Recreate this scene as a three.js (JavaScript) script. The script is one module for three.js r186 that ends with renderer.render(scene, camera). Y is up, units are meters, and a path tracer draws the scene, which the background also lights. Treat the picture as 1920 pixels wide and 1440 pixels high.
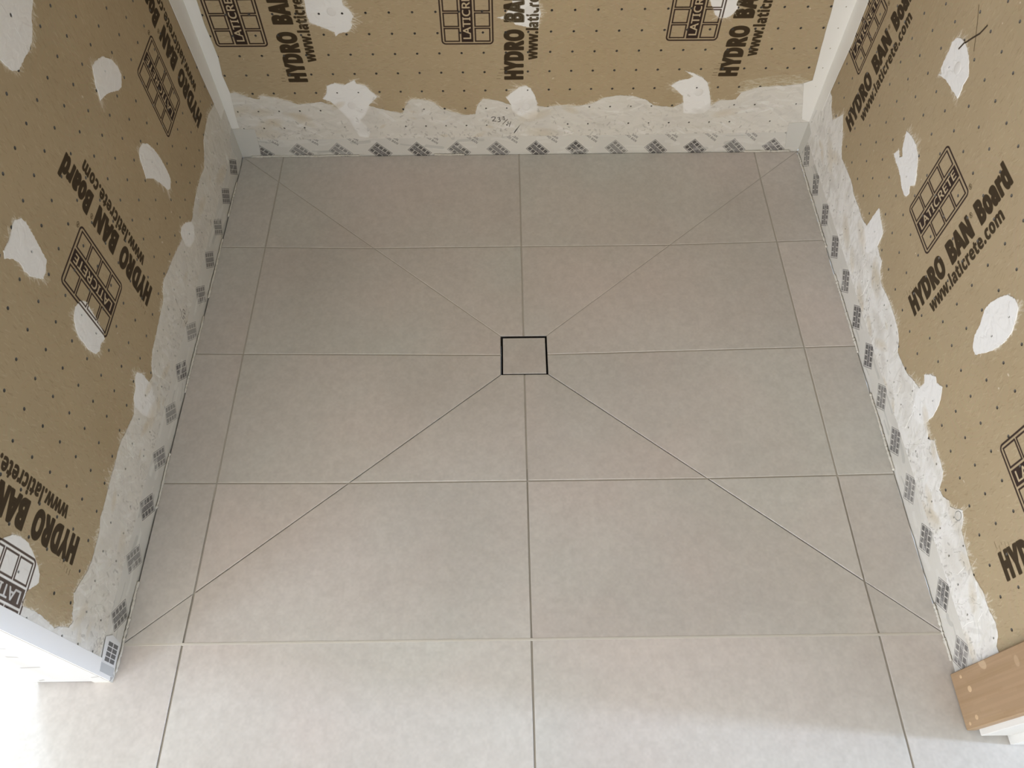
import * as THREE from 'three';
import { mergeGeometries } from 'three/addons/utils/BufferGeometryUtils.js';
import { RoundedBoxGeometry } from 'three/addons/geometries/RoundedBoxGeometry.js';
import { RectAreaLightUniformsLib } from 'three/addons/lights/RectAreaLightUniformsLib.js';

// ---------------------------------------------------------------- camera, sky, daylight, exposure
const scene = new THREE.Scene();
const camera = new THREE.PerspectiveCamera(52.54, 4 / 3, 0.05, 30);
camera.position.set(-0.0357, 1.3869, 0.955);
camera.rotation.set(-1.01142, -0.00951, -0.00426, 'YXZ');
camera.updateMatrixWorld();
scene.add(camera);
scene.background = new THREE.Color().setRGB(0.80, 0.90, 1.0);
const renderer = new THREE.WebGLRenderer({ antialias: true });
renderer.toneMapping = THREE.LinearToneMapping;
renderer.toneMappingExposure = 1.1;
renderer.shadowMap.enabled = true;
RectAreaLightUniformsLib.init();
// daylight entering through four windows, the last two added for their light: [colour, intensity, width, height, position, target]
const DAYLIGHT = [
  [0xd2e4ff, 26, 0.85, 1.7, [-2.1, 1.35, -1.96], [-2.1, 1.35, 0]],       // end of the passage on the left
  [0xc8dcff, 132, 0.25, 1.8, [4.56, 1.3, 1.15], [0, 1.3, 1.15]],         // far right-hand end of the room
  [0xdde9ff, 15, 1.0, 1.3, [-2.56, 0.75, 2.3], [0, 0.75, 2.3]],          // left-hand wall of the room, window added to brighten the right shower wall
  [0xfff0e0, 5.0, 1.8, 1.4, [-1.4, 1.6, 2.96], [-1.4, 1.6, 0]],          // wall behind the photographer, window added as warm fill for the shower
];
for (const [c, i, w, h, pos, tgt] of DAYLIGHT) {
  const l = new THREE.RectAreaLight(c, i, w, h);
  l.position.set(...pos); l.lookAt(...tgt); l.name = 'daylight';
  l.castShadow = true;
  scene.add(l);
}

// ---------------------------------------------------------------- helpers
const rng = (a) => () => { a |= 0; a = a + 0x6D2B79F5 | 0; let t = Math.imul(a ^ a >>> 15, 1 | a); t = t + Math.imul(t ^ t >>> 7, 61 | t) ^ t; return ((t ^ t >>> 14) >>> 0) / 4294967296; };
const hash2 = (x, y, s) => { let h = Math.imul(x, 374761393) ^ Math.imul(y, 668265263) ^ Math.imul(s, 2246822519); h = Math.imul(h ^ h >>> 13, 1274126177); return ((h ^ h >>> 16) >>> 0) / 4294967296; };
// value noise that repeats after p cells
function vnoise(x, y, p, s) {
  const xi = Math.floor(x), yi = Math.floor(y), fx = x - xi, fy = y - yi;
  const m = (a) => ((a % p) + p) % p, sx = fx * fx * (3 - 2 * fx), sy = fy * fy * (3 - 2 * fy);
  const a = hash2(m(xi), m(yi), s), b = hash2(m(xi + 1), m(yi), s), c = hash2(m(xi), m(yi + 1), s), d = hash2(m(xi + 1), m(yi + 1), s);
  return (a + (b - a) * sx) * (1 - sy) + (c + (d - c) * sx) * sy;
}
function fbm(x, y, p, s, oct = 4) { let v = 0, a = 0.5, n = 0; for (let o = 0; o < oct; o++) { v += a * vnoise(x, y, p, s + o); n += a; a *= 0.5; x *= 2; y *= 2; p *= 2; } return v / n; }
const taken = {};
const numbered = (n) => { const k = taken[n] = (taken[n] ?? -1) + 1; return k ? n + '_' + String(k).padStart(3, '0') : n; };
function add(name, geo, mat, parent) { const m = new THREE.Mesh(geo, mat); m.name = name; m.castShadow = m.receiveShadow = true; parent.add(m); return m; }
function group(name, label, category, kind, grp) {
  const g = new THREE.Group(); g.name = numbered(name); g.userData = { label, category };
  if (kind) g.userData.kind = kind;
  if (grp) g.userData.group = grp;
  scene.add(g); return g;
}
function box(x0, x1, y0, y1, z0, z1, r = 0) {
  const w = x1 - x0, h = y1 - y0, d = z1 - z0;
  const g = r ? new RoundedBoxGeometry(w, h, d, 2, r) : new THREE.BoxGeometry(w, h, d);
  g.translate((x0 + x1) / 2, (y0 + y1) / 2, (z0 + z1) / 2); return g;
}
function canvas(w, h) { const c = document.createElement('canvas'); c.width = w; c.height = h; return c; }
function tex(c, srgb = true, wrap = THREE.RepeatWrapping) {
  const t = new THREE.CanvasTexture(c); t.wrapS = t.wrapT = wrap; if (srgb) t.colorSpace = THREE.SRGBColorSpace; t.anisotropy = 8; return t;
}
const rgb = (r, g, b, a = 1) => `rgba(${r | 0},${g | 0},${b | 0},${a})`;
// a noise texture: f(x, y in 0..1) -> [r, g, b] 0..255
function noiseTex(n, f, srgb = true) {
  const d = new Uint8Array(n * n * 4);
  for (let y = 0; y < n; y++) for (let x = 0; x < n; x++) { const c = f(x / n, y / n), i = (y * n + x) * 4; d[i] = c[0]; d[i + 1] = c[1]; d[i + 2] = c[2]; d[i + 3] = 255; }
  const t = new THREE.DataTexture(d, n, n); t.wrapS = t.wrapT = THREE.RepeatWrapping; t.magFilter = THREE.LinearFilter; t.minFilter = THREE.LinearFilter;
  if (srgb) t.colorSpace = THREE.SRGBColorSpace; t.needsUpdate = true; return t;
}

// ---------------------------------------------------------------- measured outlines (millimetres on each wall: along it, up it)
const TRACE = {"back":{"patches":[[[-458,422],[-460,389],[-458,372],[-442,364],[-424,356],[-409,348],[-407,338],[-396,346],[-381,347],[-371,355],[-365,366],[-368,372],[-360,385],[-366,400],[-378,411],[-378,421],[-379,439],[-398,454],[-433,448]],[[-49,378],[-32,384],[-17,412],[-12,435],[16,441],[39,423],[41,399],[46,387],[42,371],[40,354],[27,354],[9,357],[-12,362],[-13,369],[-26,372]],[[400,431],[408,407],[416,395],[423,380],[436,373],[448,372],[460,379],[470,394],[465,413],[456,434],[425,446]],[[-453,211],[-433,218],[-412,212],[-385,226],[-384,216],[-363,210],[-350,191],[-339,180],[-361,157],[-378,126],[-392,111],[-381,96],[-373,74],[-380,59],[-400,62],[-411,95],[-417,115],[-432,139],[-453,166],[-470,174],[-458,189]],[[-32,172],[-18,187],[1,202],[14,205],[26,198],[36,179],[43,156],[44,125],[38,111],[18,111],[-2,122],[-15,134],[-21,153]],[[383,241],[405,235],[426,224],[442,211],[453,185],[462,155],[466,139],[453,124],[427,120],[403,124],[392,171],[372,190],[358,201],[377,216],[398,219],[406,226]]],"band":[[-686,192],[-672,194],[-658,186],[-638,178],[-621,174],[-617,185],[-596,181],[-569,173],[-547,165],[-531,158],[-505,161],[-477,166],[-455,155],[-414,135],[-377,142],[-362,153],[-338,144],[-285,129],[-276,149],[-268,164],[-257,171],[-232,169],[-207,161],[-189,142],[-189,144],[-161,131],[-135,123],[-108,125],[-100,154],[-88,169],[-66,167],[-44,161],[-31,155],[-15,149],[43,148],[66,144],[98,148],[141,145],[179,154],[203,169],[240,176],[276,172],[306,162],[325,145],[374,140],[324,153],[367,144],[395,152],[431,147],[465,143],[484,158],[522,160],[530,180],[571,195],[633,198],[676,203],[704,204]],"caps":[[-405,396],[20,395],[16,145],[-404,154],[428,182]],"smear":[[520,181],[519,207],[534,214],[594,224],[656,227],[690,208],[678,197],[572,191],[531,177]],"note":[[-69,118],[-18,118],[-18,86],[-69,86]]},"left":{"patches":[[[-21,732],[-17,721],[-11,708],[4,700],[26,701],[44,700],[62,702],[80,711],[94,722],[118,732],[134,742],[89,778],[39,799],[-19,780],[-32,750]],[[177,580],[192,579],[220,569],[241,548],[250,527],[248,512],[230,501],[214,505],[183,524],[162,532],[149,535],[156,546],[157,556],[167,567]],[[191,398],[207,395],[223,380],[234,357],[241,328],[243,301],[241,275],[225,266],[214,270],[202,298],[185,328],[162,350],[167,365],[173,381],[179,392]],[[-238,595],[-218,594],[-196,598],[-186,600],[-173,591],[-170,579],[-174,555],[-179,533],[-183,514],[-200,507],[-212,506],[-221,519],[-229,533],[-231,546],[-228,558],[-234,575],[-245,588]],[[-214,411],[-195,418],[-178,411],[-169,398],[-171,383],[-175,356],[-180,329],[-188,319],[-202,326],[-213,322],[-224,330],[-231,352],[-230,369],[-230,384],[-225,398]],[[183,182],[195,185],[217,175],[238,155],[239,139],[214,124],[187,133],[175,150],[176,170]],[[-183,197],[-173,195],[-165,178],[-164,158],[-164,139],[-174,117],[-188,95],[-206,91],[-222,114],[-229,141],[-231,169],[-221,181],[-199,185]],[[-592,414],[-573,401],[-567,395],[-557,381],[-553,363],[-555,343],[-563,324],[-576,303],[-584,294],[-595,290],[-600,294],[-609,306],[-615,312],[-635,314],[-640,341],[-640,385]]],"band":[[566,197],[520,207],[483,204],[448,197],[425,179],[396,162],[360,167],[320,166],[287,163],[249,153],[204,159],[171,171],[143,177],[125,182],[76,189],[44,195],[26,188],[10,175],[-18,168],[-5,173],[-37,171],[-66,167],[-104,164],[-132,151],[-146,139],[-162,146],[-195,161],[-226,175],[-243,165],[-263,171],[-294,178],[-307,183],[-330,183],[-352,181],[-368,182],[-392,181],[-416,179],[-435,178],[-449,179],[-469,170],[-492,169],[-516,168],[-540,173],[-564,186],[-581,193],[-593,185],[-608,181],[-618,173],[-630,180],[-636,210],[-641,218],[-635,249],[-632,277],[-634,305],[-634,345],[-631,397]],"caps":[],"note":[[28,106],[53,75],[26,59],[2,91]]},"right":{"patches":[[[-214,533],[-216,546],[-217,564],[-221,579],[-214,592],[-199,599],[-182,600],[-162,595],[-144,585],[-133,576],[-134,560],[-130,545],[-130,537],[-146,535],[-171,533],[-187,531],[-212,522],[-205,529]],[[-203,368],[-211,384],[-217,396],[-206,400],[-192,403],[-170,405],[-150,399],[-133,386],[-118,370],[-111,360],[-123,347],[-113,338],[-115,327],[-122,323],[-141,324],[-160,331],[-180,336],[-197,336],[-219,339],[-211,356],[-196,350],[-189,359]],[[-179,140],[-184,153],[-182,185],[-179,216],[-175,238],[-160,232],[-139,227],[-121,221],[-119,205],[-116,190],[-119,176],[-131,151],[-154,133],[-168,132]],[[241,345],[229,359],[222,383],[211,401],[210,421],[217,442],[226,460],[241,470],[257,470],[268,457],[279,439],[282,413],[277,387],[268,364],[257,344],[248,342]],[[219,143],[211,164],[213,188],[200,196],[211,214],[223,225],[234,222],[249,233],[261,221],[271,205],[277,180],[276,151],[264,129],[250,123],[232,129]]],"band":[[-554,213],[-538,198],[-506,185],[-471,228],[-457,219],[-436,203],[-417,185],[-396,171],[-396,159],[-357,175],[-316,177],[-283,170],[-242,171],[-210,170],[-175,181],[-144,193],[-114,189],[-96,186],[-79,187],[-68,171],[-50,162],[-55,162],[-36,159],[-9,165],[23,167],[52,166],[76,162],[94,155],[111,138],[141,141],[167,146],[184,156],[207,166],[238,166],[282,152],[298,146],[288,148],[303,141],[316,159],[334,156],[355,156],[373,154],[384,144],[383,131],[395,126],[410,130],[424,143],[434,141],[443,152],[453,171],[468,165],[480,150],[494,148],[514,144],[534,143],[554,141],[586,152],[615,152],[636,157],[653,153],[667,140],[689,140]],"caps":[[-170,565]],"xline":[[-205,655],[-187,639],[-172,624],[-156,607]],"wire":[[-194,585],[-188,600],[-177,616],[-165,632],[-158,650]],"eyelet":[[457,155]]}};
const XL = -0.7142, XR = 0.72196, ZB = -0.6153, ZF = 0.675, DROP = 0.019, TOP = 2.45;
const S = 2048 / 1.44;                       // texture pixels per metre on the walls
const GRID = 0.05019;

// ---------------------------------------------------------------- prints
const INK = 'rgb(56,41,17)', INK2 = 'rgb(44,27,17)';
function fitText(c, str, a, b, width, cap, font, bold = 0) {       // text from (a, b) in mm, baseline at b, stretched to a width and a cap height
  c.save(); c.font = font; const m = c.measureText(str), h = 71;   // cap height of the 100 px font
  c.translate(a, b); c.scale(width / m.width, cap / h); c.fillText(str, 0, 0);
  if (bold) { c.lineWidth = bold; c.lineJoin = 'round'; c.strokeStyle = c.fillStyle; c.strokeText(str, 0, 0); }
  c.restore();
}
function roundRect(c, x, y, w, h, r) { c.beginPath(); c.moveTo(x + r, y); c.arcTo(x + w, y, x + w, y + h, r); c.arcTo(x + w, y + h, x, y + h, r); c.arcTo(x, y + h, x, y, r); c.arcTo(x, y, x + w, y, r); c.closePath(); }
function logo(c, paper) {                     // lattice emblem 156 x 116 mm, text bar along the middle
  c.strokeStyle = INK2; c.fillStyle = INK2; c.lineWidth = 3.2;
  roundRect(c, 1.5, 1.5, 153, 113, 8); c.stroke();
  c.lineWidth = 2.9;
  for (let i = 0; i < 4; i++) for (const b of [8, 76]) c.strokeRect(8 + i * 36, b, 31, 32);
  c.fillRect(6, 45, 144, 26);
  c.fillStyle = paper; fitText(c, 'LATICRETE', 11, 66, 134, 16.5, '100px sans-serif', 3.5);
}
function printUnit(c, H, u0, uBase, vBase, tilt, paper, alpha) {   // one repeat of the board's print, read upwards
  c.save(); c.globalAlpha = alpha;
  const s = S / 1000; c.setTransform(0, -s, s, 0, (uBase - u0) * S, H - vBase * S); c.rotate(tilt);
  c.fillStyle = INK;
  fitText(c, 'HYDRO', 0, 0, 130, 39, 'bold 100px sans-serif', 11);
  fitText(c, 'BAN', 146, 0, 80, 39, 'bold 100px sans-serif', 11);
  fitText(c, '®', 228, -27, 9, 10, '100px sans-serif', 2);
  fitText(c, 'Board', 243, 0, 96, 39, 'bold 100px sans-serif', 11);
  c.save(); c.translate(55, 33); fitText(c, 'www.laticrete.com', 0, 0, 241, 24, 'bold 100px sans-serif', 6); c.restore();
  c.save(); c.translate(94, -181); logo(c, paper); c.fillStyle = INK; fitText(c, '®', 158, 114, 9, 10, '100px sans-serif', 2); c.restore();
  const r = rng(91 + Math.round(uBase * 100)); c.fillStyle = INK;
  for (let i = 0; i < 5; i++) { c.globalAlpha = alpha * (0.25 + 0.35 * r()); c.fillRect(2 + i * 8 + r() * 3, -43 - 8 * r() - (4 - i) * 2.5, 1.3, 5 + 8 * r()); }
  c.restore();
}

function blotches(c, W, H, n, r, cols, rad, alpha) {
  for (let i = 0; i < n; i++) {
    const x = r() * W, y = r() * H, R = rad[0] + r() * (rad[1] - rad[0]), g = c.createRadialGradient(x, y, 0, x, y, R), k = cols[(r() * cols.length) | 0];
    g.addColorStop(0, rgb(...k, alpha * (0.4 + 0.6 * r()))); g.addColorStop(1, rgb(...k, 0)); c.fillStyle = g; c.fillRect(x - R, y - R, 2 * R, 2 * R);
  }
}
// kraft paper facing with its print; thin see-through smears of filler rubbed into the paper
function paperCanvas(side, u0, units, seed) {
  const W = 2048, H = Math.round(1.2 * S), cv = canvas(W, H), c = cv.getContext('2d'), r = rng(seed);
  c.fillStyle = 'rgb(174,155,122)'; c.fillRect(0, 0, W, H);
  blotches(c, W, H, 260, r, [[194, 176, 142], [154, 133, 99], [182, 161, 124], [166, 152, 123]], [30, 170], 0.16);
  const along = side !== 'back';
  for (let i = 0; i < 26000; i++) {                 // fibres
    const x = r() * W, y = r() * H, l = 3 + r() * 16, a = (along ? Math.PI / 2 : 0) + (r() - 0.5) * 0.9;
    c.strokeStyle = r() < 0.5 ? rgb(208, 192, 160, 0.30) : rgb(118, 98, 66, 0.24); c.lineWidth = 0.6 + r() * 0.9;
    c.beginPath(); c.moveTo(x, y); c.lineTo(x + Math.cos(a) * l, y + Math.sin(a) * l); c.stroke();
  }
  for (const [u, v, t] of units) printUnit(c, H, u0, u, v, t, 'rgb(194,176,140)', 0.97);
  const data = TRACE[side];
  const path = (poly, grow) => { c.beginPath(); poly.forEach(([u, v], i) => { const X = (u / 1000 - u0) * S, Y = H - (v / 1000 + grow) * S; i ? c.lineTo(X, Y) : c.moveTo(X, Y); }); };
  // rubbed edges: many short strokes of filler around the outlines
  const outl = [...data.patches, data.band];
  for (const poly of outl) for (let i = 0; i < poly.length; i++) {
    const A = poly[i], B = poly[(i + 1) % poly.length]; if (poly === data.band && i === poly.length - 1) continue;
    const n = Math.hypot(B[0] - A[0], B[1] - A[1]) / 1.2;
    for (let k = 0; k < n; k++) {
      const f = r(), m = fbm((A[0] + (B[0] - A[0]) * f) / 30 + 50, (A[1]) / 30 + 50, 64, seed, 2); if (m < 0.43) continue;
      const x = (A[0] + (B[0] - A[0]) * f) / 1000, y = (A[1] + (B[1] - A[1]) * f) / 1000, l = (m - 0.38) * 75 * r(), a = (along ? Math.PI / 2 : 0.2) + (r() - 0.5) * 1.6;
      c.strokeStyle = rgb(228, 223, 208, 0.12 + 0.30 * r()); c.lineWidth = 1 + r() * 3;
      c.beginPath(); c.moveTo((x - u0) * S - Math.cos(a) * l, H - y * S - Math.sin(a) * l); c.lineTo((x - u0) * S + Math.cos(a) * l, H - y * S + Math.sin(a) * l); c.stroke();
    }
  }
  if (data.smear) { c.save(); path(data.smear, 0); c.clip(); for (let i = 0; i < 1600; i++) { const x = (data.smear[0][0] / 1000 - 0.03 + r() * 0.25 - u0) * S, y = H - (0.15 + r() * 0.09) * S; c.strokeStyle = rgb(226, 220, 204, 0.16); c.lineWidth = 1 + r() * 2; c.beginPath(); c.moveTo(x, y); c.lineTo(x + 30 * r(), y + (r() - 0.5) * 6); c.stroke(); } c.restore(); }
  for (let i = 0; i < 26; i++) {                    // flecks of filler
    c.fillStyle = rgb(225, 216, 196, 0.3 + 0.4 * r()); c.beginPath(); c.ellipse(r() * W, r() * H, 1.5 + r() * 4, 1 + r() * 2, r() * 3, 0, 7); c.fill();
  }
  if (data.xline) marks(c, H, u0, data);
  return cv;
}
function strokeMM(c, H, u0, pts, w, col) {
  c.strokeStyle = col; c.lineWidth = w / 1000 * S; c.lineCap = 'round'; c.lineJoin = 'round'; c.beginPath();
  pts.forEach(([u, v], i) => { const X = (u / 1000 - u0) * S, Y = H - v / 1000 * S; i ? c.lineTo(X, Y) : c.moveTo(X, Y); }); c.stroke();
}
function marks(c, H, u0, data) { strokeMM(c, H, u0, data.xline, 1.5, 'rgb(78,62,36)'); strokeMM(c, H, u0, data.wire, 3.0, 'rgb(58,44,26)'); }
// white filler: trowel streaks, thin brownish places, grey flecks, print that still shows through
function fillerCanvas(side, u0, units, seed) {
  const W = 2048, H = Math.round(0.85 * S), cv = canvas(W, H), c = cv.getContext('2d'), r = rng(seed);
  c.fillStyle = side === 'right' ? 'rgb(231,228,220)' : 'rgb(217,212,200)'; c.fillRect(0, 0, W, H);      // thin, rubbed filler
  blotches(c, W, H, 240, r, [[230, 227, 219], [204, 196, 180], [214, 210, 200]], [15, 70], 0.3);
  for (let i = 0; i < 1300; i++) {                  // brushed thicker and thinner passes
    const x = r() * W, y = H - r() * 0.3 * S, l = 12 + r() * 46, a = (side === 'back' ? 0.1 : 1.3) + (r() - 0.5) * 1.3, k = r();
    c.strokeStyle = k < 0.45 ? rgb(236, 234, 227, 0.16 + 0.22 * r()) : k < 0.72 ? rgb(198, 187, 164, 0.14) : rgb(180, 176, 166, 0.18); c.lineWidth = 2 + r() * 11; c.lineCap = 'round';
    c.beginPath(); c.moveTo(x, y); c.quadraticCurveTo(x + Math.cos(a) * l * 0.5 + (r() - 0.5) * 9, y + Math.sin(a) * l * 0.5, x + Math.cos(a) * l, y + Math.sin(a) * l); c.stroke();
  }
  for (const poly of TRACE[side].patches) {         // fresh thick patches over the screws
    c.fillStyle = 'rgb(238,236,230)'; c.beginPath(); poly.forEach(([u, v], i) => { const X = (u / 1000 - u0) * S, Y = H - v / 1000 * S; i ? c.lineTo(X, Y) : c.moveTo(X, Y); }); c.closePath(); c.fill(); c.strokeStyle = 'rgba(234,231,224,0.8)'; c.lineWidth = 5; c.stroke();
  }
  for (let i = 0; i < 900; i++) {                  // trowel streaks
    const x = r() * W, y = r() * H, l = 10 + r() * 60, a = (side === 'back' ? 0.15 : 1.25) + (r() - 0.5) * 0.9;
    c.strokeStyle = r() < 0.55 ? rgb(244, 243, 240, 0.20) : rgb(200, 194, 182, 0.16); c.lineWidth = 1 + r() * 3;
    c.beginPath(); c.moveTo(x, y); c.lineTo(x + Math.cos(a) * l, y + Math.sin(a) * l); c.stroke();
  }
  const low = TRACE[side].band;
  for (let i = 0; i < 110; i++) {                   // thin places along the foot of the wall
    const k = low[(r() * low.length) | 0], x = (k[0] / 1000 - u0 + (r() - 0.5) * 0.06) * S, y = H - (0.06 + r() * 0.10) * S, R = 8 + r() * 34, col = r() < 0.8 ? [206, 201, 190] : [198, 182, 152];
    c.save(); c.translate(x, y); c.rotate((r() - 0.5) * 1.4); c.scale(1.8, 0.7);
    const g = c.createRadialGradient(0, 0, 0, 0, 0, R); g.addColorStop(0, rgb(...col, 0.42)); g.addColorStop(0.7, rgb(...col, 0.2)); g.addColorStop(1, rgb(...col, 0)); c.fillStyle = g; c.fillRect(-R, -R, 2 * R, 2 * R); c.restore();
  }
  for (let i = 0; i < 420; i++) {                   // grey scuffs and flecks
    const k = low[(r() * low.length) | 0], x = (k[0] / 1000 - u0 + (r() - 0.5) * 0.05) * S, y = H - (0.058 + r() * r() * 0.13) * S;
    c.strokeStyle = rgb(128, 122, 110, 0.08 + 0.24 * r()); c.lineWidth = 1.5 + r() * 4.5; c.lineCap = 'round';
    c.beginPath(); c.moveTo(x, y); c.lineTo(x + (r() - 0.5) * 16, y + (r() - 0.3) * 18); c.stroke();
  }
  for (const [u, v, t] of units) printUnit(c, H, u0, u, v, t, 'rgb(226,224,218)', 0.78);
  if (side === 'back') {                            // pencilled measure 23 3/4
    const [A, B] = TRACE.back.note, x0 = A[0], y0 = A[1], w = (B[0] - A[0]) / 155, h = (A[1] - TRACE.back.note[2][1]) / 80;
    const P = (pts, lw = 1.5) => strokeMM(c, H, u0, pts.map(([x, y]) => [x0 + x * w, y0 - y * h]), lw, 'rgb(52,46,38)');
    P([[2, 8], [14, 2], [30, 4], [28, 16], [8, 34], [20, 33], [36, 36]]); P([[48, 10], [60, 6], [66, 14], [56, 20], [68, 26], [64, 38], [48, 40]]);
    P([[84, 4], [94, 0], [98, 6], [90, 11], [100, 16], [98, 24], [88, 24]], 1.2); P([[122, 20], [84, 58]], 1.2); P([[128, 40], [122, 54], [136, 56]], 1.2); P([[146, 40], [134, 78]], 1.2);
  }
  if (side === 'left') {                            // small pencilled number
    const N = TRACE.left.note, x0 = N[0][0], y0 = N[0][1], w = (N[1][0] - N[0][0]) / 60, h = (N[0][1] - N[2][1]) / 110;
    const P = (pts) => strokeMM(c, H, u0, pts.map(([x, y]) => [x0 + x * w, y0 - y * h]), 1.4, 'rgb(96,90,78)');
    P([[30, 0], [26, 20], [10, 36], [8, 56], [26, 48], [24, 70]]); P([[36, 34], [52, 30], [56, 50], [44, 62], [40, 44]]); P([[12, 74], [6, 92], [28, 96]]);
  }
  if (TRACE[side].xline) marks(c, H, u0, TRACE[side]);
  return cv;
}
// waterproofing strip with a small slanted emblem every 10 cm
function stripCanvas(u0, u1, h, phase, apex, seed, fade) {
  const W = 2048, s = W / (u1 - u0), H = Math.round(h * s), cv = canvas(W, H), c = cv.getContext('2d'), r = rng(seed);
  c.fillStyle = 'rgb(212,208,197)'; c.fillRect(0, 0, W, H);
  blotches(c, W, H, 60, r, [[218, 215, 207], [190, 187, 178]], [20, 90], 0.3);
  for (let k = -1; k < (u1 - u0) / 0.101 + 1; k++) {
    const base = u0 + ((phase - u0) % 0.101) + k * 0.101; if (base < u0 - 0.05 || base > u1 + 0.05) continue;
    c.save(); c.globalAlpha = 0.5 + 0.4 * r() - fade; const mm = s / 1000; c.setTransform(mm, 0, 0, mm, (base - u0) * s, H - (apex + 0.005) * s);
    c.rotate(Math.PI / 4);
    c.fillStyle = 'rgb(64,60,58)'; c.strokeStyle = 'rgb(64,60,58)'; c.lineWidth = 1.2; c.strokeRect(0, 0, 49, 35);
    for (let i = 0; i < 4; i++) for (const b of [2, 24]) c.fillRect(2 + i * 11.6, b, 9.6, 9);
    c.fillRect(2, 12.6, 44.5, 10); c.fillStyle = 'rgb(190,188,184)'; c.font = '9px sans-serif'; c.fillText('LATICRETE', 3, 21, 42);
    c.restore();
    c.save(); c.globalAlpha = apex > 0.05 ? 0 : 0.65 - fade; c.setTransform(mm, 0, 0, mm, (base - u0 - 0.071) * s, H - (h - 0.004) * s); c.rotate(Math.PI / 4.6); c.fillStyle = 'rgb(62,58,54)'; c.font = 'bold 9px sans-serif'; c.fillText('HYDRO BAN', -22, 0); c.fillText('HYDRO BAN', -16, 10); c.restore();
  }
  for (let i = 0; i < 70; i++) {                    // smears of filler and mortar over the strip
    const x = r() * W, y = r() * H; c.strokeStyle = r() < 0.7 ? rgb(226, 223, 214, 0.30 + fade) : rgb(150, 148, 140, 0.25); c.lineWidth = 3 + r() * 14; c.lineCap = 'round';
    c.beginPath(); c.moveTo(x, y); c.quadraticCurveTo(x + 20, y + (r() - 0.5) * 20, x + 20 + r() * 70, y + (r() - 0.5) * 26); c.stroke();
  }
  return cv;
}

// ---------------------------------------------------------------- materials
const bumpFine = noiseTex(512, (x, y) => { const v = 255 * fbm(x * 40, y * 40, 40, 5, 3); return [v, v, v]; }, false);
const tileMap = noiseTex(1024, (x, y) => {
  const a = fbm(x * 5, y * 5, 5, 11, 5) - 0.5, b = fbm(x * 4, y * 4, 4, 31, 4) - 0.5, f = fbm(x * 120, y * 120, 120, 71, 2) - 0.5, g = vnoise(x * 330, y * 330, 330, 77) - 0.5;
  const l = a * 20 + f * 11 + g * 7; return [191 + l + b * 9, 187 + l - b * 5, 178 + l - b * 5].map((v) => Math.max(0, Math.min(255, v)));
});
tileMap.repeat.set(1 / 1.3, 1 / 1.3);
const tileBump = bumpFine.clone(); tileBump.repeat.set(3, 3); tileBump.needsUpdate = true;
const trowel = noiseTex(512, (x, y) => { const a = fbm(x * 10, y * 28, 28, 15, 4), b = fbm(x * 18 + a * 2, y * 9, 18, 25, 3), v = 255 * Math.max(0, Math.min(1, 0.55 * a + 0.45 * Math.abs(2 * b - 1))); return [v, v, v]; }, false);
trowel.repeat.set(4, 2.5);
const M = {
  tile: new THREE.MeshStandardMaterial({ map: tileMap, roughness: 0.52, bumpMap: tileBump, bumpScale: 0.00012 }),
  grout: new THREE.MeshStandardMaterial({ color: 0xa9a397, roughness: 0.95 }),
  sealant: new THREE.MeshStandardMaterial({ color: 0xc3bdb0, roughness: 0.6 }),
  bed: new THREE.MeshStandardMaterial({ color: 0x77736b, roughness: 1 }),
  drain: new THREE.MeshStandardMaterial({ color: 0x0b0b0b, roughness: 0.6 }),
  core: new THREE.MeshStandardMaterial({ color: 0x7a756c, roughness: 1 }),
  mortar: new THREE.MeshStandardMaterial({ color: 0xcfcabd, roughness: 0.95 }),
  cap: new THREE.MeshStandardMaterial({ color: 0xe6e3dc, roughness: 0.6 }),
  plaster: new THREE.MeshStandardMaterial({ color: 0xd9d6ce, roughness: 0.95 }),
  speck: new THREE.MeshStandardMaterial({ color: 0xc9ab86, roughness: 0.9 }),
  tape: new THREE.MeshStandardMaterial({ color: 0xeae7de, roughness: 0.8, bumpMap: bumpFine, bumpScale: 0.0004 }),
  membrane: new THREE.MeshStandardMaterial({ color: 0xcfccc2, roughness: 0.75 }),
  frame: new THREE.MeshStandardMaterial({ color: 0xf0efec, roughness: 0.5 }),
  glass: new THREE.MeshPhysicalMaterial({ color: 0xffffff, roughness: 0, transmission: 1, thickness: 0 }),
};
// ---------------------------------------------------------------- floor: tiles cut to four falls around the drain
const floor = group('floor', 'shower floor of large beige porcelain tiles falling to a square centre drain', 'floor', 'structure');
const HD = 0.0505, ROWZ = [-0.6115, -0.306, 0, 0.305, 0.6125], COLX = [XL + 0.004, -0.6075, 0, 0.608, XR - 0.004], ZD = 0.6125;
const fall = {                                    // height of the floor in each of the four falls
  back: (x, z) => -DROP * (1 - (-HD - z) / (-HD - ZB)), front: (x, z) => -DROP * (1 - (z - HD) / (ZD - HD)),
  left: (x, z) => -DROP * (1 - (-HD - x) / (-HD - XL)), right: (x, z) => -DROP * (1 - (x - HD) / (XR - HD)), flat: () => 0,
};
const trap = {
  back: [[XL, ZB], [XR, ZB], [HD, -HD], [-HD, -HD]], front: [[-HD, HD], [HD, HD], [XR, ZD], [XL, ZD]],
  left: [[XL, ZB], [-HD, -HD], [-HD, HD], [XL, ZD]], right: [[XR, ZB], [XR, ZD], [HD, HD], [HD, -HD]],
};
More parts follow.
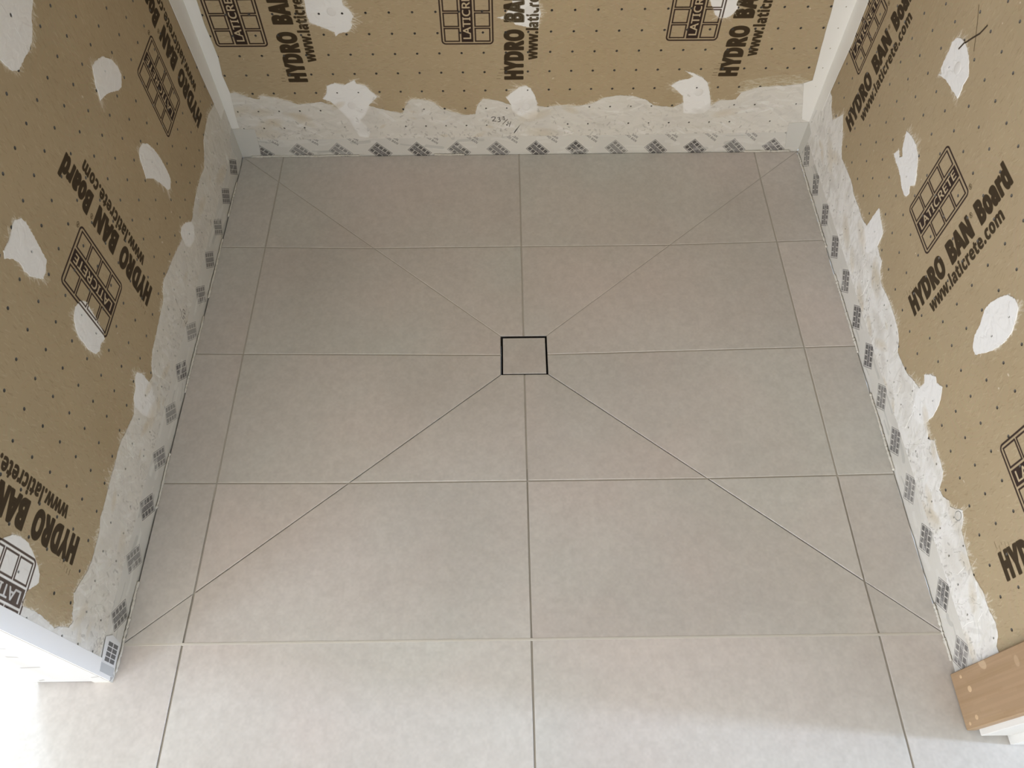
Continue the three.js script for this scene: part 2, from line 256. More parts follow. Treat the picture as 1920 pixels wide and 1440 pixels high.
function clip(poly, edges) {                      // keep the part of a convex polygon inside half planes [nx, nz, d]: n.p >= d
  for (const [nx, nz, d] of edges) {
    const out = []; const f = (p) => nx * p[0] + nz * p[1] - d;
    for (let i = 0; i < poly.length; i++) {
      const a = poly[i], b = poly[(i + 1) % poly.length], fa = f(a), fb = f(b);
      if (fa >= 0) out.push(a);
      if ((fa >= 0) !== (fb >= 0)) { const t = fa / (fa - fb); out.push([a[0] + (b[0] - a[0]) * t, a[1] + (b[1] - a[1]) * t]); }
    }
    poly = out; if (poly.length < 3) return [];
  }
  return poly;
}
function planes(poly, inset) {
  const cx = poly.reduce((s, p) => s + p[0], 0) / poly.length, cz = poly.reduce((s, p) => s + p[1], 0) / poly.length;
  return poly.map((a, i) => { const b = poly[(i + 1) % poly.length]; let nx = -(b[1] - a[1]), nz = b[0] - a[0]; const l = Math.hypot(nx, nz); nx /= l; nz /= l; if (nx * (cx - a[0]) + nz * (cz - a[1]) < 0) { nx = -nx; nz = -nz; } return [nx, nz, nx * a[0] + nz * a[1] + inset]; });
}
const area = (p) => Math.abs(p.reduce((s, a, i) => { const b = p[(i + 1) % p.length]; return s + a[0] * b[1] - b[0] * a[1]; }, 0) / 2);
function dedupe(p) { return p.filter((a, i) => { const b = p[(i + 1) % p.length]; return Math.hypot(a[0] - b[0], a[1] - b[1]) > 0.0004; }); }
// a slab with a small chamfer: top ring, chamfer ring, foot
function slab(poly, hf, thick, cham, ou, ov) {
  const pos = [], uv = []; let ccw = 0; poly.forEach((a, i) => { const b = poly[(i + 1) % poly.length]; ccw += a[0] * b[1] - b[0] * a[1]; }); if (ccw > 0) poly = poly.slice().reverse();
  const inner = cham ? dedupe(clip(poly, planes(poly, cham))) : poly, n = poly.length, ok = inner.length === n, top = ok ? inner : poly;
  // align the inner ring to the outer ring
  let ring = top; if (ok && cham) { ring = poly.map((p) => inner.reduce((m, q) => Math.hypot(q[0] - p[0], q[1] - p[1]) < Math.hypot(m[0] - p[0], m[1] - p[1]) ? q : m)); }
  const T = (p, d) => [p[0], hf(p[0], p[1]) - d, p[1]];
  const tri = (a, b, c) => { for (const q of [a, b, c]) { pos.push(...q); uv.push(q[0] + ou, q[2] + ov + q[1]); } };
  for (let i = 1; i < n - 1; i++) tri(T(ring[0], 0), T(ring[i], 0), T(ring[i + 1], 0));
  for (let i = 0; i < n; i++) {
    const j = (i + 1) % n; const a = T(ring[i], 0), b = T(ring[j], 0), c = T(poly[i], cham), d = T(poly[j], cham), e = T(poly[i], thick), f = T(poly[j], thick);
    if (cham) { tri(a, c, d); tri(a, d, b); }
    tri(c, e, f); tri(c, f, d);
  }
  const g = new THREE.BufferGeometry(); g.setAttribute('position', new THREE.Float32BufferAttribute(pos, 3)); g.setAttribute('uv', new THREE.Float32BufferAttribute(uv, 2)); g.computeVertexNormals(); return g;
}
const rect = (x0, x1, z0, z1) => [[x0, z0], [x1, z0], [x1, z1], [x0, z1]];
const rt = rng(7);
const lip = () => (rt() - 0.5) * 0.0005;
for (let r = 0; r < 4; r++) for (let c = 0; c < 4; c++) {
  const ou = rt() * 1.3, ov = rt() * 1.3;
  const q = rect(COLX[c] + (c ? 0.0016 : 0), COLX[c + 1] - (c < 3 ? 0.0016 : 0), ROWZ[r] + (r ? 0.0014 : 0), ROWZ[r + 1] - 0.0014);
  for (const k of ['back', 'left', 'right', 'front']) {
    const p = dedupe(clip(q, planes(trap[k], k === 'front' ? 0.0011 : 0.0008)));
    if (p.length < 3 || area(p) < 2e-5) continue;
    const dy = lip(); add('tile', slab(p, (x, z) => fall[k](x, z) + dy, 0.0088, 0.0007, ou, ov), M.tile, floor);
  }
}
for (let r = 0; r < 4; r++) for (let c = -3; c < 4; c++) {      // level tiles outside the shower
  const x0 = c * 0.608, x1 = x0 + 0.608, z0 = ZD + r * 0.306, z1 = z0 + 0.306;
  add('tile', slab(rect(x0 + 0.0018, x1 - 0.0018, z0 + 0.0014, z1 - 0.0014), () => 0, 0.0088, 0.0007, rt() * 1.3, rt() * 1.3), M.tile, floor);
}
{ // mortar bed below the joints, following the falls
  const gs = []; for (const k of ['back', 'left', 'right', 'front']) gs.push(slab(trap[k], (x, z) => fall[k](x, z) - 0.0085, 0.03, 0, 0, 0));
  gs.push(slab(rect(-1.83, 2.44, ZD, ZD + 4 * 0.306), () => -0.0085, 0.03, 0, 0, 0));
  add('mortar_bed', mergeGeometries(gs), M.bed, floor);
  const og = [slab(rect(-2.6, 4.6, ZD + 4 * 0.306 + 0.001, 3.0), () => 0, 0.04, 0, 0, 0), slab(rect(-2.6, -0.72, -2.0, ZD - 0.001), () => 0, 0.04, 0, 0, 0), slab(rect(-2.6, -1.8258, ZD, ZD + 4 * 0.306), () => 0, 0.04, 0, 0, 0), slab(rect(2.4338, 4.6, ZD, ZD + 4 * 0.306), () => 0, 0.04, 0, 0, 0)];
  add('outer_floor', mergeGeometries(og), M.tile, floor);
}
function joint(q, depth, mat, name = 'grout_joint') {
  const gs = [];
  for (const k of ['back', 'left', 'right', 'front']) { const p = dedupe(clip(q, planes(trap[k], 0))); if (p.length > 2 && area(p) > 1e-7) gs.push(slab(p, (x, z) => fall[k](x, z) - depth, 0.005, 0, 0, 0)); }
  if (q[2][1] > ZD + 0.01) { const p = clip(q, [[0, 1, ZD]]); gs.push(slab(p, () => -depth, 0.005, 0, 0, 0)); }
  if (gs.length) add(name, mergeGeometries(gs), mat, floor);
}
for (const z of [ROWZ[1], ROWZ[2], ROWZ[3]]) { joint(rect(XL, z === 0 ? -HD : XR, z - 0.0018, z + 0.0018), 0.0011, M.grout); if (z === 0) joint(rect(HD, XR, z - 0.0018, z + 0.0018), 0.0011, M.grout); }
for (const [x, z1] of [[COLX[1], 0.34], [0, 0.28], [COLX[3], 0.31]]) { joint(rect(x - 0.002, x + 0.002, ZB, x ? z1 : -HD), 0.0009, M.grout); if (!x) joint(rect(-0.002, 0.002, HD, z1), 0.0012, M.grout); }
for (const x of [COLX[1], 0, COLX[3]]) joint(rect(x - 0.002, x + 0.002, 0.28, 0.90), 0.0026, M.grout);
for (const sx of [-1, 1]) { // back hips are grouted
  const a = [sx * HD, -HD], b = [sx < 0 ? XL : XR, ZB], l = Math.hypot(b[0] - a[0], b[1] - a[1]), nx = -(b[1] - a[1]) / l * 0.0012, nz = (b[0] - a[0]) / l * 0.0012;
  joint([[a[0] + nx, a[1] + nz], [b[0] + nx, b[1] + nz], [b[0] - nx, b[1] - nz], [a[0] - nx, a[1] - nz]], 0.0008, M.grout);
}
add('soft_joint', slab(rect(XL, XR, ZD - 0.0022, ZD + 0.0024), () => 0.0002, 0.006, 0.0006, 0, 0), M.sealant, floor);

// ---------------------------------------------------------------- drain
const drain = group('shower_drain', 'square tile-insert drain with a black slot in the middle of the floor', 'drain');
drain.position.set(0.0005, -DROP, 0.0015);
{
  const fr = []; for (const [x0, x1, z0, z1] of [[-0.0505, -0.0493, -0.0505, 0.0505], [0.0493, 0.0505, -0.0505, 0.0505], [-0.0493, 0.0493, -0.0505, -0.0493], [-0.0493, 0.0493, 0.0493, 0.0505]]) fr.push(box(x0, x1, -0.03, -0.0006, z0, z1));
  add('drain_frame', mergeGeometries(fr), M.drain, drain);
  add('drain_body', box(-0.0505, 0.0505, -0.036, -0.03, -0.0505, 0.0505), M.drain, drain);
  add('insert_tray', box(-0.0455, 0.0455, -0.0298, -0.0092, -0.0455, 0.0455), M.drain, drain);
  add('tile_insert', slab(rect(-0.0465, 0.0465, -0.0465, 0.0465), () => 0, 0.0092, 0.0007, 0.31, 0.72), M.tile, drain);
}

// ---------------------------------------------------------------- perforated boards
function perforated(u0, u1, v0, v1, gu, gv, tilt, vTop, r, depth) {
  // squares around each perforation, then the plain rest; uv in metres from u0
  const pos = [], dark = [], tri = (a, b, c) => { pos.push(...a, ...b, ...c); };
  const nu = Math.ceil((u1 - u0) / GRID) + 1, nv = Math.ceil((vTop - v0) / GRID) + 1;
  const k0 = Math.floor((u0 - gu) / GRID), j0 = Math.floor((v0 - gv) / GRID);
  const quad = (x0, x1, y0, y1) => { if (x1 - x0 > 1e-5 && y1 - y0 > 1e-5) { tri([x0, y0, 0], [x1, y0, 0], [x1, y1, 0]); tri([x0, y0, 0], [x1, y1, 0], [x0, y1, 0]); } };
  for (let i = 0; i <= nu; i++) for (let j = 0; j <= nv; j++) {
    const cu = gu + (k0 + i) * GRID, cv = gv + (j0 + j) * GRID;
    const x0 = Math.max(u0, cu - GRID / 2), x1 = Math.min(u1, cu + GRID / 2), y0 = Math.max(v0, cv - GRID / 2), y1 = Math.min(vTop, cv + GRID / 2);
    if (x1 <= x0 || y1 <= y0) continue;
    const hx = cu - tilt * (cv - gv), hy = cv + tilt * (cu - gu);
    if (hx - r < x0 || hx + r > x1 || hy - r < y0 || hy + r > y1) { quad(x0, x1, y0, y1); continue; }
    const sq = [[x1, hy], [x1, y1], [hx, y1], [x0, y1], [x0, hy], [x0, y0], [hx, y0], [x1, y0]];
    for (let k = 0; k < 8; k++) {
      const a = k * Math.PI / 4, b = a + Math.PI / 4, P = [hx + r * Math.cos(a), hy + r * Math.sin(a), 0], Q = [hx + r * Math.cos(b), hy + r * Math.sin(b), 0], A = [...sq[k], 0], B = [...sq[(k + 1) % 8], 0];
      tri(P, A, B); tri(P, B, Q);
      const P2 = [P[0], P[1], -depth], Q2 = [Q[0], Q[1], -depth]; dark.push(...P, ...Q, ...Q2, ...P, ...Q2, ...P2);
    }
  }
  quad(u0, u1, vTop, v1);
  const g = new THREE.BufferGeometry(); g.setAttribute('position', new THREE.Float32BufferAttribute(pos, 3));
  const uv = []; for (let i = 0; i < pos.length; i += 3) uv.push((pos[i] - u0) / 1.44, pos[i + 1] / 1.2);
  g.setAttribute('uv', new THREE.Float32BufferAttribute(uv, 2)); g.computeVertexNormals();
  const d = new THREE.BufferGeometry(); d.setAttribute('position', new THREE.Float32BufferAttribute(dark, 3)); d.computeVertexNormals(); return [g, d];
}
const inside = (p, poly) => { let k = false; for (let i = 0, j = poly.length - 1; i < poly.length; j = i++) { const a = poly[i], b = poly[j]; if ((a[1] > p[1]) !== (b[1] > p[1]) && p[0] < (b[0] - a[0]) * (p[1] - a[1]) / (b[1] - a[1]) + a[0]) k = !k; } return k; };
const edgeDist = (p, poly) => Math.min(...poly.map((a, i) => { const b = poly[(i + 1) % poly.length], dx = b[0] - a[0], dy = b[1] - a[1], t = Math.max(0, Math.min(1, ((p[0] - a[0]) * dx + (p[1] - a[1]) * dy) / (dx * dx + dy * dy || 1))); return Math.hypot(p[0] - a[0] - dx * t, p[1] - a[1] - dy * t); }));
// ragged outline of a patch of filler
function ragged(poly, seed, amp, step = 3) {
  const r = rng(seed), out = [];
  poly.forEach((a, i) => { const b = poly[(i + 1) % poly.length], l = Math.hypot(b[0] - a[0], b[1] - a[1]), n = Math.max(1, Math.min(12, Math.round(l / step))); for (let k = 0; k < n; k++) { const f = k / n; out.push([(a[0] + (b[0] - a[0]) * f + (r() - 0.5) * amp) / 1000, (a[1] + (b[1] - a[1]) * f + (r() - 0.5) * amp) / 1000]); } });
  return out;
}
function fillerGeo(poly, u0, holes, depth, w0) {
  const sh = new THREE.Shape(poly.map((p) => new THREE.Vector2(p[0], p[1])));
  for (const h of holes) if (inside(h, poly) && edgeDist(h, poly) > 0.0045) { const q = new THREE.Path(); q.absarc(h[0], h[1], h[2], 0, Math.PI * 2, true); sh.holes.push(q); }
  const g = new THREE.ExtrudeGeometry(sh, { depth, bevelEnabled: true, bevelThickness: 0.0004, bevelSize: 0.0005, bevelOffset: -0.0005, bevelSegments: 1, curveSegments: 4 });
  g.translate(0, 0, w0);
  const p = g.attributes.position, uv = []; for (let i = 0; i < p.count; i++) uv.push((p.getX(i) - u0) / 1.44, p.getY(i) / 0.85);
  g.setAttribute('uv', new THREE.Float32BufferAttribute(uv, 2)); return g;
}
function mortarBead(pts, seed) {                  // squeezed mortar at the foot of a wall, thicker and thinner along its run
  const r = rng(seed), n = pts.length * 8, curve = new THREE.CatmullRomCurve3(pts.map((p) => new THREE.Vector3(...p)));
  const g = new THREE.TubeGeometry(curve, n, 1, 6, false), P = g.attributes.position, N = g.attributes.normal;
  for (let i = 0; i <= n; i++) { const c = curve.getPointAt(i / n), f = i === 0 || i === n ? 0.0004 : 0.0014 + 0.0022 * r(); for (let k = 0; k <= 6; k++) { const j = i * 7 + k; P.setXYZ(j, c.x + N.getX(j) * f, c.y + N.getY(j) * f, c.z + N.getZ(j) * f * 0.8); } }
  g.computeVertexNormals(); return g;
}

const SIDES = {
  back: { u0: XL, u1: XR, gu: 0.02012, gv: -0.00821, tilt: 0.00437, rot: 0, pos: [0, 0, ZB], label: 'back shower wall of tan kraft-faced backer board with dark brown print', units: [[-0.497, 0.219, 0.004], [0.006, 0.2195, 0.004], [0.506, 0.223, 0.004]], strip: [-0.462, 0.041], sh: [0.053, 0.061], beads: [[-0.69, -0.40], [-0.22, -0.14], [0.58, 0.70]] },
  left: { u0: -ZF, u1: -ZB, gu: 0.00857, gv: -0.00263, tilt: 0.00881, rot: Math.PI / 2, pos: [XL, 0, 0], label: 'left shower wall of tan kraft-faced board dotted with white filler patches', units: [[-0.503, 0.2165, -0.009], [-0.003, 0.222, -0.009], [0.487, 0.2285, -0.009]], strip: [-0.272, 0.062], sh: [0.066, 0.062], beads: [[-0.66, -0.50], [-0.36, -0.24], [-0.10, 0.10], [0.15, 0.34], [0.40, 0.52]] },
  right: { u0: ZB, u1: ZF, gu: 0.00076, gv: -0.00397, tilt: -0.01086, rot: -Math.PI / 2, pos: [XR, 0, 0], label: 'right shower wall of tan kraft-faced board, the more brightly lit side', units: [[-0.412, 0.229, 0.011], [0.088, 0.2235, 0.011], [0.588, 0.218, 0.011]], strip: [0.347, 0.063], sh: [0.060, 0.062], beads: [[-0.60, -0.28], [-0.20, 0.02], [0.12, 0.30], [0.56, 0.66]] },
};
let seed = 100;
for (const [side, w] of Object.entries(SIDES)) {
  const wall = group('wall_' + side, w.label, 'wall', 'structure'); wall.position.set(...w.pos); wall.rotation.y = w.rot;
  const paper = new THREE.MeshStandardMaterial({ map: tex(paperCanvas(side, w.u0, w.units, seed++)), roughness: 0.9, bumpMap: bumpFine, bumpScale: 0.0001 });
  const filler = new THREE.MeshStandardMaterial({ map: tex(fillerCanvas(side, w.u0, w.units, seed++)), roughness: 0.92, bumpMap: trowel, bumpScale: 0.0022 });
  const R = 0.0029;
  const uEnd = side === 'right' ? w.u1 + 0.006 : w.u1, [face, pores] = perforated(w.u0, uEnd, 0.012, TOP, w.gu, w.gv, w.tilt, 1.2, R, 0.013);
  add('board_facing', face, paper, wall); add('perforations', pores, M.core, wall).userData.kind = 'stuff';
  add('board_core', box(w.u0 + (side === 'left' ? 0.013 : 0), w.u1, 0.002, TOP, -0.12, -0.0129), M.core, wall);
  const holes = []; for (let i = -16; i < 17; i++) for (let j = 0; j < 20; j++) { if (hash2(i + 40, j, 5) < 0.14) continue; const cu = w.gu + i * GRID, cv = w.gv + j * GRID; holes.push([cu - w.tilt * (cv - w.gv), cv + w.tilt * (cu - w.gu), 0.0026 + 0.0005 * hash2(i + 40, j, 9)]); }
  // filler along the foot of the wall
  const T = TRACE[side], first = T.band[0], last = T.band[T.band.length - 1], lo = (u) => 1000 * (w.sh[0] + (w.sh[1] - w.sh[0]) * (u / 1000 - w.u0) / (w.u1 - w.u0)) - 1;
  const rs = rng(seed++), foot = [], uA = side === 'left' ? -670 : w.u0 * 1000 + 2, uB = w.u1 * 1000 + (side === 'right' ? 5 : -2), dir = first[0] < last[0];
  for (let u = uA; u <= uB; u += 14) foot.push([u, lo(u) + (rs() - 0.5) * 1.6]); foot.push([uB, lo(uB)]);
  let poly = [...T.band]; if (!dir) poly = poly.reverse();
  if (side === 'left') poly = [[-671, 400], ...poly.filter((p) => p[0] > -660), [uB, 200]];
  else { poly = poly.filter((p) => p[0] > uA + 3 && p[0] < uB - 3); poly = [[uA, poly[0][1]], ...poly, [uB, poly[poly.length - 1][1]]]; }
  poly = [...poly, ...foot.reverse()];
  // drop backward steps of the traced top edge
  const clean = []; let lastU = -1e9; for (const p of poly.slice(0, poly.length - foot.length)) { if (p[0] > lastU + 1 || side === 'left' && p[0] < -600) { clean.push(p); lastU = Math.max(lastU, p[0]); } }
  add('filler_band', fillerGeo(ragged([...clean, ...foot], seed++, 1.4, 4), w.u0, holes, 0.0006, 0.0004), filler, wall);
  for (let k = 0; k < 13; k++) {                  // later, thicker smears over the band
    const cu = w.u0 * 1000 + 60 + (k + rs()) * (w.u1 - w.u0 - 0.1) * 1000 / 13, cv = 82 + rs() * 40, n = 11, a0 = side === 'back' ? rs() * 1.2 - 0.3 : 1.0 + rs() * 0.9, la = 22 + rs() * 30, lb = 8 + rs() * 13, sm = [];
    for (let i = 0; i < n; i++) { const a = i / n * Math.PI * 2, f = 0.6 + 0.7 * rs(), x = Math.cos(a) * la * f, y = Math.sin(a) * lb * f, V = cv + x * Math.sin(a0) + y * Math.cos(a0); sm.push([Math.max(w.u0 * 1000 + 3, Math.min(w.u1 * 1000 - 3, cu + x * Math.cos(a0) - y * Math.sin(a0))), Math.max(66, Math.min(138, V))]); }
    add('filler_smear', fillerGeo(ragged(sm, seed++, 2.2), w.u0, holes, 0.0002 + 0.0004 * rs(), 0.0010), filler, wall);
  }
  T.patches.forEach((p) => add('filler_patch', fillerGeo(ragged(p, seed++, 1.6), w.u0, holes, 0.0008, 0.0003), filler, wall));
  for (const [u, v] of T.caps) { const g = new THREE.SphereGeometry(0.0105, 16, 6, 0, Math.PI * 2, 0, Math.PI / 2); g.scale(1, 0.16, 1); g.rotateX(Math.PI / 2); g.translate(u / 1000, v / 1000, 0.0012); add('screw_cap', g, M.cap, wall); }
  for (const [a, b] of w.beads) { const pts = []; for (let u = a; u <= b + 1e-6; u += 0.02) pts.push([u, 0.0015 + rs() * 0.001, 0.0032 + rs() * 0.001]); add('mortar_bead', mortarBead(pts, seed++), M.mortar, wall); }
  if (T.eyelet) { const [u, v] = T.eyelet[0]; const g = new THREE.TorusGeometry(0.0085, 0.0014, 6, 20); g.scale(0.9, 1.15, 0.6); g.translate(u / 1000, v / 1000, 0.001); add('filler_ring', g, filler, wall); }
  w.filler = filler; w.group = wall;

  // waterproofing strip
  const names = { back: 'white printed waterproofing strip along the foot of the back wall', left: 'white printed waterproofing strip along the foot of the left wall', right: 'white printed waterproofing strip along the foot of the right wall' };
  const st = new THREE.Group(); st.name = numbered('waterproofing_strip'); st.userData = { label: names[side], category: 'strip' };
  st.position.set(...w.pos); st.rotation.y = w.rot; scene.add(st);
  const h = 0.072, a = side === 'back' ? w.u0 + 0.002 : w.u0 + (side === 'left' ? 0.0 : 0.002), b = side === 'right' ? w.u1 + 0.005 : w.u1 - 0.002;
  const sm = new THREE.MeshStandardMaterial({ map: tex(stripCanvas(a, b, h, w.strip[0], w.strip[1], seed++, side === 'left' ? 0.12 : 0.04)), roughness: 0.7, bumpMap: bumpFine, bumpScale: 0.0003 });
  const nseg = 130, pos = [], uv = [], idx = [], rw = rng(seed++); let wob = 0;
  for (let i = 0; i <= nseg; i++) {               // slightly wavy sheet with a thickness, loose at its foot
    const u = a + (b - a) * i / nseg; wob = wob * 0.8 + (rw() - 0.5) * 0.0014;
    [[-0.005, 0.0007 + Math.abs(wob)], [0.02, 0.0006 + Math.abs(wob) * 0.4], [h - 0.005, 0.0003]].forEach(([v, ww]) => { pos.push(u, v, ww); uv.push((u - a) / (b - a), (v + 0.005) / h); });
    pos.push(u, h - 0.005, -0.0004, u, -0.005, -0.0004); uv.push((u - a) / (b - a), 1, (u - a) / (b - a), 0);
    if (i < nseg) for (let k = 0; k < 5; k++) { const A = i * 5 + k, B = i * 5 + (k + 1) % 5, C = A + 5, D = B + 5; idx.push(A, C, D, A, D, B); }
  }
  const sg = new THREE.BufferGeometry(); sg.setAttribute('position', new THREE.Float32BufferAttribute(pos, 3)); sg.setAttribute('uv', new THREE.Float32BufferAttribute(uv, 2)); sg.setIndex(idx); sg.computeVertexNormals();
  add('strip_sheet', sg, sm, st);
}

// ---------------------------------------------------------------- tape in the two inner corners
function flatPiece(pts, depth, w0, seed2, amp = 0.8, pores = []) {
  const sh = new THREE.Shape(ragged(pts, seed2, amp, 18).map((p) => new THREE.Vector2(...p)));
  for (const [u, v] of pores) { const q = new THREE.Path(); q.absarc(u, v, 0.0014, 0, Math.PI * 2, true); sh.holes.push(q); }
  const g = new THREE.ExtrudeGeometry(sh, { depth, bevelEnabled: true, bevelThickness: 0.0002, bevelSize: 0.0003, bevelOffset: -0.0003, bevelSegments: 1, curveSegments: 4 }); g.translate(0, 0, w0); return g;
}
function onWall(g, side) { const w = SIDES[side]; g.rotateY(w.rot); g.translate(...w.pos); return g; }
const tapeL = group('corner_tape', 'white waterproof tape folded into the left back corner', 'tape');
add('tape_flange', onWall(flatPiece([[XL * 1000 + 1, 90], [-694, 92], [-692, 130], [-685, 192], [-688, 243], [-682, 288], [-686, 370], [-684, 425], [-684, 700], [-685, 2440], [XL * 1000 + 1, 2440]], 0.0009, 0.0012, 501), 'back'), M.tape, tapeL);
add('tape_flange', onWall(flatPiece([[614, 150], [575, 150], [569, 206], [560, 284], [554, 380], [548, 466], [550, 900], [550, 2440], [614, 2440]], 0.0009, 0.0012, 502), 'left'), M.tape, tapeL);
const tapeR = group('corner_tape', 'wide bright white waterproof tape folded into the right back corner', 'tape');
add('tape_flange', onWall(flatPiece([[XR * 1000 - 1, 92], [XR * 1000 - 1, 2440], [655, 2440], [660, 700], [672, 411], [680, 316], [690, 212], [672, 205], [700, 100]], 0.0009, 0.0012, 503, 0.8, [3, 4, 5, 6, 7, 8].map((j) => [0.02012 + 0.05019 * 13.6 + 0.0, -0.0052 + 0.05019 * (j + 1)])), 'back'), M.tape, tapeR);
add('tape_flange', onWall(flatPiece([[-614, 130], [-570, 160], [-568, 211], [-564, 271], [-558, 348], [-563, 442], [-562, 800], [-562, 2440], [-614, 2440]], 0.0009, 0.0012, 504), 'right'), M.tape, tapeR);
for (const [side, back, wallPts, word] of [['left', [[-713, 88], [-657, 88], [-660, 30], [-664, 4], [-713, 4]], [[613, 92], [576, 88], [578, 40], [588, 4], [613, 4]], 'left'], ['right', [[671, 90], [721, 91], [721, 14], [684, 13], [676, 50]], [[-614, 92], [-578, 84], [-582, 40], [-590, 8], [-614, 8]], 'right']]) {
  const cp = group('corner_patch', `grey folded membrane corner piece low in the ${word} back corner`, 'corner piece');
  add('patch_leaf', onWall(flatPiece(back, 0.0008, 0.0016, 511, 0.6), 'back'), M.membrane, cp);
  add('patch_leaf', onWall(flatPiece(wallPts, 0.0008, 0.0016, 512, 0.6), side), M.membrane, cp);
}

// ---------------------------------------------------------------- open end of the left wall
{
  const W = 512, H = 1024, cv = canvas(W, H), c = cv.getContext('2d'), r = rng(801);
  c.fillStyle = 'rgb(196,194,188)'; c.fillRect(0, 0, W, H); blotches(c, W, H, 60, r, [[208, 207, 202], [184, 180, 172]], [20, 90], 0.4);
  for (let i = 0; i < 46; i++) { c.strokeStyle = rgb(120, 116, 106, 0.3 + 0.4 * r()); c.lineWidth = 1 + r() * 2; const x = r() * W, y = r() * H; c.beginPath(); c.moveTo(x, y); c.lineTo(x + 30 + r() * 160, y + (r() - 0.5) * 8); c.stroke(); }
  const em = new THREE.MeshStandardMaterial({ map: tex(cv), roughness: 0.9 });
  const wl = SIDES.left.group, T = 0.1298;       // wall thickness
  const g = new THREE.BoxGeometry(0.013, TOP - 0.013, T); g.translate(-ZF + 0.0065, 0.013 + (TOP - 0.013) / 2, -T / 2 - 0.0006);
  add('end_board', g, em, wl);
  add('end_plate', box(-ZF + 0.002, -ZF + 0.014, 0.0005, 0.013, -0.126, -0.03), M.core, wl);
  add('end_plate', box(-ZF + 0.0005, -ZF + 0.014, 0.0005, 0.013, -0.03, -0.001), M.mortar, wl);
  add('outer_board', box(-ZF + 0.0135, 0.74, 0.002, TOP, -0.1298, -0.1205), M.plaster, wl);
  // corner bead along the arris and the strip turned round the corner
  add('corner_bead', box(-ZF, -ZF + 0.028, 0.014, TOP, 0.0002, 0.0024, 0.0006), M.cap, wl);
  { const k = canvas(128, 256), d = k.getContext('2d'); d.fillStyle = 'rgb(214,213,208)'; d.fillRect(0, 0, 128, 256); d.fillStyle = 'rgb(104,102,98)';
    for (let i = 0; i < 2; i++) for (let j = 0; j < 4; j++) d.fillRect(18 + i * 48, 50 + j * 34, 42, 28);
    d.fillStyle = 'rgb(184,184,180)'; d.fillRect(0, 196, 128, 60);
    const pm = new THREE.MeshStandardMaterial({ map: tex(k), roughness: 0.8 }), g2 = flatPiece([[-668, 8], [-612, 10], [-606, 44], [-614, 64], [-668, 56]], 0.0006, 0.0018, 531, 0.8), q = g2.attributes.position, uv2 = [];
    for (let i = 0; i < q.count; i++) uv2.push((q.getY(i) - 0.008) / 0.05, (q.getX(i) + 0.668) / 0.062); g2.setAttribute('uv', new THREE.Float32BufferAttribute(uv2, 2)); add('membrane_patch', g2, pm, wl); }
}

// ---------------------------------------------------------------- timber jamb and casing at the end of the right wall
{
  const W = 512, H = 2048, cv = canvas(W, H), c = cv.getContext('2d'), r = rng(901);
  c.fillStyle = 'rgb(162,134,102)'; c.fillRect(0, 0, W, H);
  for (let i = 0; i < 900; i++) { const x = r() * W, y = r() * H, l = 80 + r() * 500; c.strokeStyle = r() < 0.5 ? rgb(190, 162, 126, 0.16) : rgb(142, 112, 78, 0.16); c.lineWidth = 1 + r() * 5; c.beginPath(); c.moveTo(x, y); c.bezierCurveTo(x + 6 * (r() - 0.5), y + l / 3, x + 10 * (r() - 0.5), y + l * 0.66, x + 8 * (r() - 0.5), y + l); c.stroke(); }
  blotches(c, W, H, 60, r, [[182, 155, 122], [138, 110, 78]], [20, 110], 0.3);
  for (let i = 0; i < 40; i++) { c.fillStyle = rgb(206, 180, 148, 0.3 + 0.3 * r()); c.beginPath(); c.ellipse(r() * W, r() * H, 3 + r() * 8, 4 + r() * 10, r() * 3, 0, 7); c.fill(); }
  const wt = tex(cv), wm = new THREE.MeshStandardMaterial({ map: wt, roughness: 0.6 });
  const jamb = group('wooden_jamb', 'bare wooden jamb board standing at the open end of the right wall', 'board');
  jamb.position.set(0.7165, 0, 0.7255);
  const g = new RoundedBoxGeometry(0.0155, 2.1, 0.0885, 3, 0.0018); g.translate(0, 1.053, 0);
  const P = g.attributes.position, uv = []; for (let i = 0; i < P.count; i++) uv.push((P.getZ(i) + P.getX(i)) / 0.5, P.getY(i) / 2.1 * 1.05); g.setAttribute('uv', new THREE.Float32BufferAttribute(uv, 2));
  add('jamb_board', g, wm, jamb);
  const rs = rng(77); for (const [y, z, s] of [[0.045, 0.03, 0.004], [0.05, -0.012, 0.005], [0.034, -0.034, 0.003], [0.02, 0.036, 0.003]]) { const b = new THREE.IcosahedronGeometry(s, 1), q = b.attributes.position; for (let i = 0; i < q.count; i++) q.setXYZ(i, -0.0078 + q.getX(i) * 0.12, y + q.getY(i) * 1.2, z + q.getZ(i)); b.computeVertexNormals(); add('filler_speck', b, M.speck, jamb); }
  const cas = group('door_casing', 'white stepped drywall edge behind the wooden jamb board', 'casing');
  add('casing_strip', box(0.7246, 0.7735, 0.012, 2.1, 0.69, 0.779, 0.0012), M.plaster, cas);
}

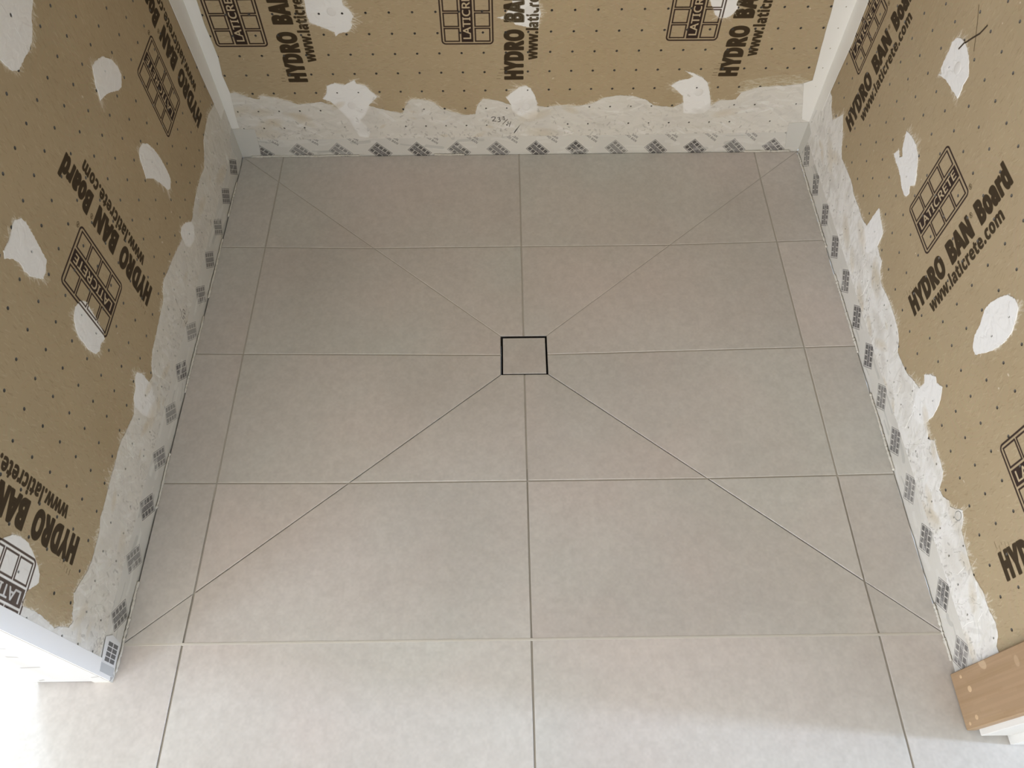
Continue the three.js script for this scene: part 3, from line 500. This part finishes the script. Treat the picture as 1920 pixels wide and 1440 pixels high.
// ---------------------------------------------------------------- the room around
function shell(name, label, boxes, m = M.plaster) { const g = group(name, label, name.startsWith('ceiling') ? 'ceiling' : 'wall', 'structure'); boxes.forEach((b) => add('wall_panel', box(...b), m, g)); return g; }
const wf = shell('wall_front', 'white plastered partition running right from the wooden jamb', [[0.7737, 4.6, 0.002, TOP, 0.68, 0.7915]]);
shell('ceiling', 'flat white ceiling', [[-2.7, 4.7, TOP, TOP + 0.1, -2.1, 3.1]]);
function windowWall(name, label, n, axis, at, a0, a1, w0, w1, y0, y1, out) {
  // a wall across x or z with one window opening
  const t = 0.1, s = out > 0 ? [at, at + t] : [at - t, at];
  const bx = (p0, p1, q0, q1) => axis === 'x' ? [s[0], s[1], q0, q1, p0, p1] : [p0, p1, q0, q1, s[0], s[1]];
  shell(name, label, [bx(a0, w0, -0.05, TOP), bx(w1, a1, -0.05, TOP), bx(w0, w1, -0.05, y0), bx(w0, w1, y1, TOP)]);
  const g = group('window_' + n, `daylight window in the ${label}`, 'window', 'structure'); const f = 0.05, m = at + out * 0.05;
  const fb = (p0, p1, q0, q1, d = 0.03) => axis === 'x' ? box(m - d / 2, m + d / 2, q0, q1, p0, p1) : box(p0, p1, q0, q1, m - d / 2, m + d / 2);
  for (const b of [[w0, w0 + f, y0, y1], [w1 - f, w1, y0, y1], [w0 + f, w1 - f, y0, y0 + f], [w0 + f, w1 - f, y1 - f, y1]]) add('window_frame', fb(...b), M.frame, g);
  add('pane', fb(w0 + f, w1 - f, y0 + f, y1 - f, 0.004), M.glass, g);
}
windowWall('wall_passage', 'end wall of the passage left of the shower', 1, 'z', -2.0, -2.6, -0.72, -2.54, -1.66, 0.48, 2.22, -1);
windowWall('wall_room_right', 'far right end of the room', 2, 'x', 4.6, 0.68, 3.0, 1.0, 1.3, 0.38, 2.22, 1);
windowWall('wall_room_left', 'left wall of the room, window added for light', 3, 'x', -2.6, -2.0, 3.0, 1.78, 2.82, 0.08, 1.42, -1);  // unseen low opening, added and sized to light the right shower wall
windowWall('wall_room_rear', 'wall behind the camera, window added for light', 4, 'z', 3.0, -2.6, 4.6, -2.32, -0.48, 0.88, 2.32, 1);  // unseen opening, added to carry the fill light into the shower

renderer.render(scene, camera);
